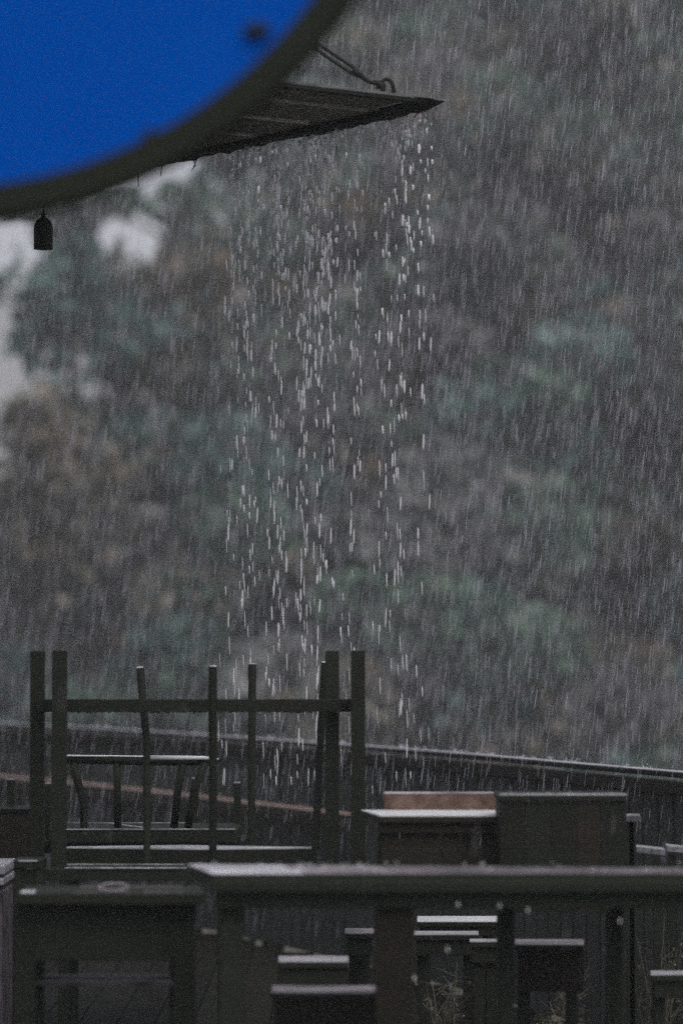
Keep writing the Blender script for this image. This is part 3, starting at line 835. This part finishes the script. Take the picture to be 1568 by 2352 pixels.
# weeds at the foot of the parapet
def weed(name, x, yb, yt, d, lab, m=None, n=10, spread=.12):
    base = Vector((P(x, yb, d).x, d, 0.0)); h = P(x, yt, d).z
    e = tag(empty(name, base), lab, 'plant')
    st = MB(); cen = []
    for k in range(n):
        tip = base + Vector((random.uniform(-spread, spread), random.uniform(-.08, .08), h * random.uniform(.6, 1)))
        mid = base.lerp(tip, .5) + Vector((random.uniform(-.04, .04), 0, .03))
        b0 = base + Vector((random.uniform(-.05, .05), random.uniform(-.03, .03), 0))
        st.tube([b0, mid, tip], [.0024, .0018, .0009], 4)
        for _ in range(5):
            a = b0.lerp(tip, random.uniform(.35, .95)); bq = a + Vector((random.uniform(-.07, .07), random.uniform(-.04, .04), random.uniform(-.03, .07)))
            st.tube([a, bq], [.0013, .0006], 4)
            for _ in range(3): cen.append(tuple(a.lerp(bq, random.random()) + Vector((random.uniform(-.012, .012), random.uniform(-.01, .01), random.uniform(-.012, .012)))))
    st.build('stem', M['twig'], e)
    me = quads_mesh('leaf', np.array(cen), .014 if m else .008, [m or M['weed']])
    lo = link('leaf', me, e); lo['kind'] = 'stuff'
    return e
weed('weed', 1500, 2352, 2085, 9.25, 'tall twiggy weed at the lower right behind the long table', n=16, spread=.16)
weed('weed', 1012, 2352, 2205, 9.3, 'twiggy weed framed by table legs at the bottom centre', n=11, spread=.07)
weed('weed', 1298, 2352, 2225, 9.3, 'twiggy weed under the pinkish bench at the bottom right', n=10, spread=.07)
weed('weed', 1270, 2352, 2318, 9.05, 'small yellow leaved plant at the bottom edge', M['yellow'], n=9, spread=.03)

# ================================================================== WATER
random.seed(33); rng = np.random.default_rng(9)
def spindle(r, l, n=4):
    """a drop drawn out along -z: length l, radius r"""
    m = MB(); prof = [(0.15, l / 2), (.8, l * .36), (1, 0), (.9, -l * .34), (.3, -l / 2)]
    m.lathe([(r * a, z) for a, z in prof], n=n)
    return m
# drops falling from the eave
cols = [(520, .4), (535, .9), (552, .9), (570, 1.4), (588, 1.2), (600, .7), (628, 1.2), (640, 1.5), (655, 1.1), (668, .6), (690, .6), (704, 1.5), (716, 1.3), (732, 1), (745, 1.4), (760, 1.1), (775, 1.0), (800, .8), (818, 1.4), (830, 1.0),
        (868, .35), (884, .9), (898, 1.0), (912, 1.0), (925, 1.4), (938, 1.3), (950, 1.0), (968, .9), (983, .8), (998, .4)]
def eave_depth(x):
    lo, hi = -.1, 4.
    for _ in range(40):
        mid = (lo + hi) / 2
        q = C0 + e2 * mid
        if CX + q.x / q.y * F > x: lo = mid
        else: hi = mid
    return (C0 + e2 * lo)
drops = []
cw = np.array([c[1] * (1.45 if c[0] < 790 else .8) for c in cols]); cw /= cw.sum()
for k in range(1300):
    x = cols[rng.choice(len(cols), p=cw)][0] + rng.normal(0, 3.6)
    q = eave_depth(min(x, 985)) - e1 * .022
    tt = .02 + .65 * rng.random() ** 1.2
    v = 9.6 * tt
    z = ROOF_Z - .02 - .5 * 9.6 * tt * tt
    px = (x - CX) * q.y / F - .012 * (ROOF_Z - z)
    l = (.014 + v * .0052) * rng.uniform(.55, 1.5)
    r = rng.choice([.0012, .0018, .0024, .0030], p=[.34, .34, .22, .10]) * rng.uniform(.95, 1.3) * (1.6 - 1.0 * tt / .67) * (1.22 if x < 790 else 1)
    drops.append((r * l, px, q.y + rng.normal(0, .04), z, l, r))
drops.sort(reverse=True)
base = spindle(1, 1, 8)
bme = bpy.data.meshes.new('water_drop'); bme.from_pydata(base.v, [], base.f); bme.update(); bme.materials.append(M['drop'])
bme.polygons.foreach_set('use_smooth', [True] * len(bme.polygons))
for (_, x, y, z, l, r) in drops[:300]:
    o = bpy.data.objects.new('water_drop', bme); sc.collection.objects.link(o)
    o.location = (x, y, z); o.scale = (r, r, l); o.rotation_euler = (0, R(random.gauss(1.6, 1.3)), 0)
    tag(o, 'bright white water drop falling from the eave of the canopy roof', 'water drop', 'drops falling from the eave')
def streaks(name, arr, m, n=4):
    """arr rows: x y z len rad tiltx"""
    arr = np.asarray(arr); N_ = len(arr)
    prof = [(.25, .5), (.95, .36), (1, -.3), (.3, -.5)]
    w = 2 * math.pi * np.arange(n) / n
    V = np.empty((N_, len(prof), n, 3))
    for i, (s, h) in enumerate(prof):
        V[:, i, :, 0] = arr[:, 0, None] + arr[:, 4, None] * s * np.cos(w) + (arr[:, 5] * arr[:, 3] * h)[:, None]
        V[:, i, :, 1] = arr[:, 1, None] + arr[:, 4, None] * s * np.sin(w)
        V[:, i, :, 2] = (arr[:, 2] + arr[:, 3] * h)[:, None]
    fl = []
    for i in range(len(prof) - 1):
        for k in range(n): fl.append((i * n + k, (i + 1) * n + k, (i + 1) * n + (k + 1) % n, i * n + (k + 1) % n))
    fl = np.array(fl, dtype=np.int32); per = len(prof) * n
    idx = (fl[None] + (np.arange(N_, dtype=np.int32) * per)[:, None, None]).reshape(-1)
    me = bpy.data.meshes.new(name)
    me.vertices.add(N_ * per); me.vertices.foreach_set('co', V.reshape(-1))
    me.loops.add(len(idx)); me.loops.foreach_set('vertex_index', idx)
    me.polygons.add(len(idx) // 4); me.polygons.foreach_set('loop_start', np.arange(0, len(idx), 4, dtype=np.int32))
    me.update(calc_edges=True); me.materials.append(m)
    o = bpy.data.objects.new(name, me); sc.collection.objects.link(o)
    return o
st = [(x, y, z, l, r, -.04) for (_, x, y, z, l, r) in drops[300:]]
tag(streaks('eave_drizzle', st, M['drop'], 5), 'finer drops falling among the bright ones from the eave', 'water drops', kind='stuff')
# the rain itself
det = e1.x * e2.y - e1.y * e2.x
def rain(n, d0, d1, rad, ln):
    out = []
    d = rng.uniform(d0, d1, n)
    x = rng.uniform(-.155, .155, n) * d
    z = EYE + rng.uniform(-.14, .26, n) * d
    r = rng.lognormal(math.log(rad), .3, n); l = rng.normal(ln, ln * .25, n).clip(ln * .3)
    tl = rng.normal(.115, .025, n)
    vx, vy = x - C0.x, d - C0.y
    a = (vx * e2.y - vy * e2.x) / det; b = (e1.x * vy - e1.y * vx) / det
    under = (a > -.06) & (b > -.05) & (a < L1) & (b < L2) & (z < ROOF_Z + .05)
    keep = ~under & (z > np.where(d < 11.5, .72, np.where(d < 14, .1, -8)))
    return np.stack([x, d, z, l, r, tl], 1)[keep]
A = np.concatenate([rain(60, 5.6, 7.6, .0005, .055), rain(12000, 8.9, 10.9, .00038, .045), rain(11000, 10.9, 16, .00056, .07), rain(4200, 16, 30, .0013, .14)])
tag(streaks('rain', A, M['rain'], 4), 'dense slanting rain filling the air before the wooded hill', 'rain', kind='stuff')

# beads of water under the bench rail
bb = MB().lathe([(.3, .5), (.9, .3), (1, 0), (.7, -.55), (.2, -.9)], n=8)
bm_ = bpy.data.meshes.new('water_bead'); bm_.from_pydata(bb.v, [], bb.f); bm_.update(); bm_.materials.append(M['bead'])
bm_.polygons.foreach_set('use_smooth', [True] * len(bm_.polygons))
def bead(x, y, d, r, lab, grp):
    o = bpy.data.objects.new('water_bead', bm_); sc.collection.objects.link(o)
    o.location = P(x, y, d); o.scale = (r * 1.5, r, r)
    tag(o, lab, 'water bead', grp)
x = 165
while x < 800:
    if not (320 < x < 345 or 480 < x < 500 or 570 < x < 590):
        bead(x, 1635, 8.94, random.uniform(.003, .0062), 'water bead hanging under the rail of the upturned bench', 'beads under the bench rail')
    x += random.choice((9, 13, 17, 22, 30))
# out of focus drops falling off the long table
for x, y in ((1051, 2078), (1147, 2081), (1211, 2091), (1423, 2116), (1027, 2181), (951, 2246)):
    o = bpy.data.objects.new('water_drop', bme); sc.collection.objects.link(o)
    o.location = P(x, y, d1 - .02); o.scale = (.0024, .0024, .012)
    tag(o, 'blurred pale drop falling off the front of the long table', 'water drop', 'drops off the long table')
# splashes on the wet tops
sp2 = []
def splash(p, h, n):
    for _ in range(n):
        a = random.uniform(0, 6.28); s = random.uniform(.2, 1.0)
        sp2.append((p.x + math.cos(a) * s * h * .8, p.y + math.sin(a) * s * h * .5, p.z + h * random.uniform(.05, 1) * (1.1 - s * .5), h * random.uniform(.12, .5), random.uniform(.0006, .0016) * (h / .02) ** .5, random.uniform(-.8, .8)))
for x in list(np.linspace(470, 900, 24) + rng.normal(0, 10, 24)) + list(rng.uniform(880, 1568, 13)):
    splash(PZ(x, random.uniform(1982, 2004), z1), random.choice((.004, .006, .009, .014)), 12)
for _ in range(70):
    pth = random.choice(along(path[2:11], .05))[0]
    splash(Vector((pth.x, pth.y, PTOP)), random.uniform(.006, .02), 10)
for _ in range(26):
    pth = random.choice(along(path[2:7], .05))[0]
    splash(Vector((pth.x, pth.y - .08, PL)), random.uniform(.006, .02), 8)
for x in rng.uniform(850, 1140, 14): splash(PZ(x, 1866, zs3), random.uniform(.004, .012), 8)
for x in rng.uniform(1150, 1435, 10): splash(P(x, 1826, d4 + .01), random.uniform(.004, .012), 8)
tag(streaks('rain_splashes', sp2, M['rain'], 4), 'small splashes of rain bouncing off the wet tops', 'splash', kind='stuff')

# ================================================================== AIR
hzb = MB().box((0, 720, 40), (1780, 1540, 170))
def _haze(nt, N, L, p):
    N.remove(p)
    v = N.new('ShaderNodeVolumePrincipled')
    v.inputs['Color'].default_value = (.93, .95, 1, 1)
    v.inputs['Density'].default_value = .002
    v.inputs['Anisotropy'].default_value = .0
    L.new(v.outputs[0], N['Material Output'].inputs['Volume'])
hm = mat('haze', _haze)
tag(hzb.build('haze', hm), 'pale rain haze filling the air', 'haze', kind='stuff')
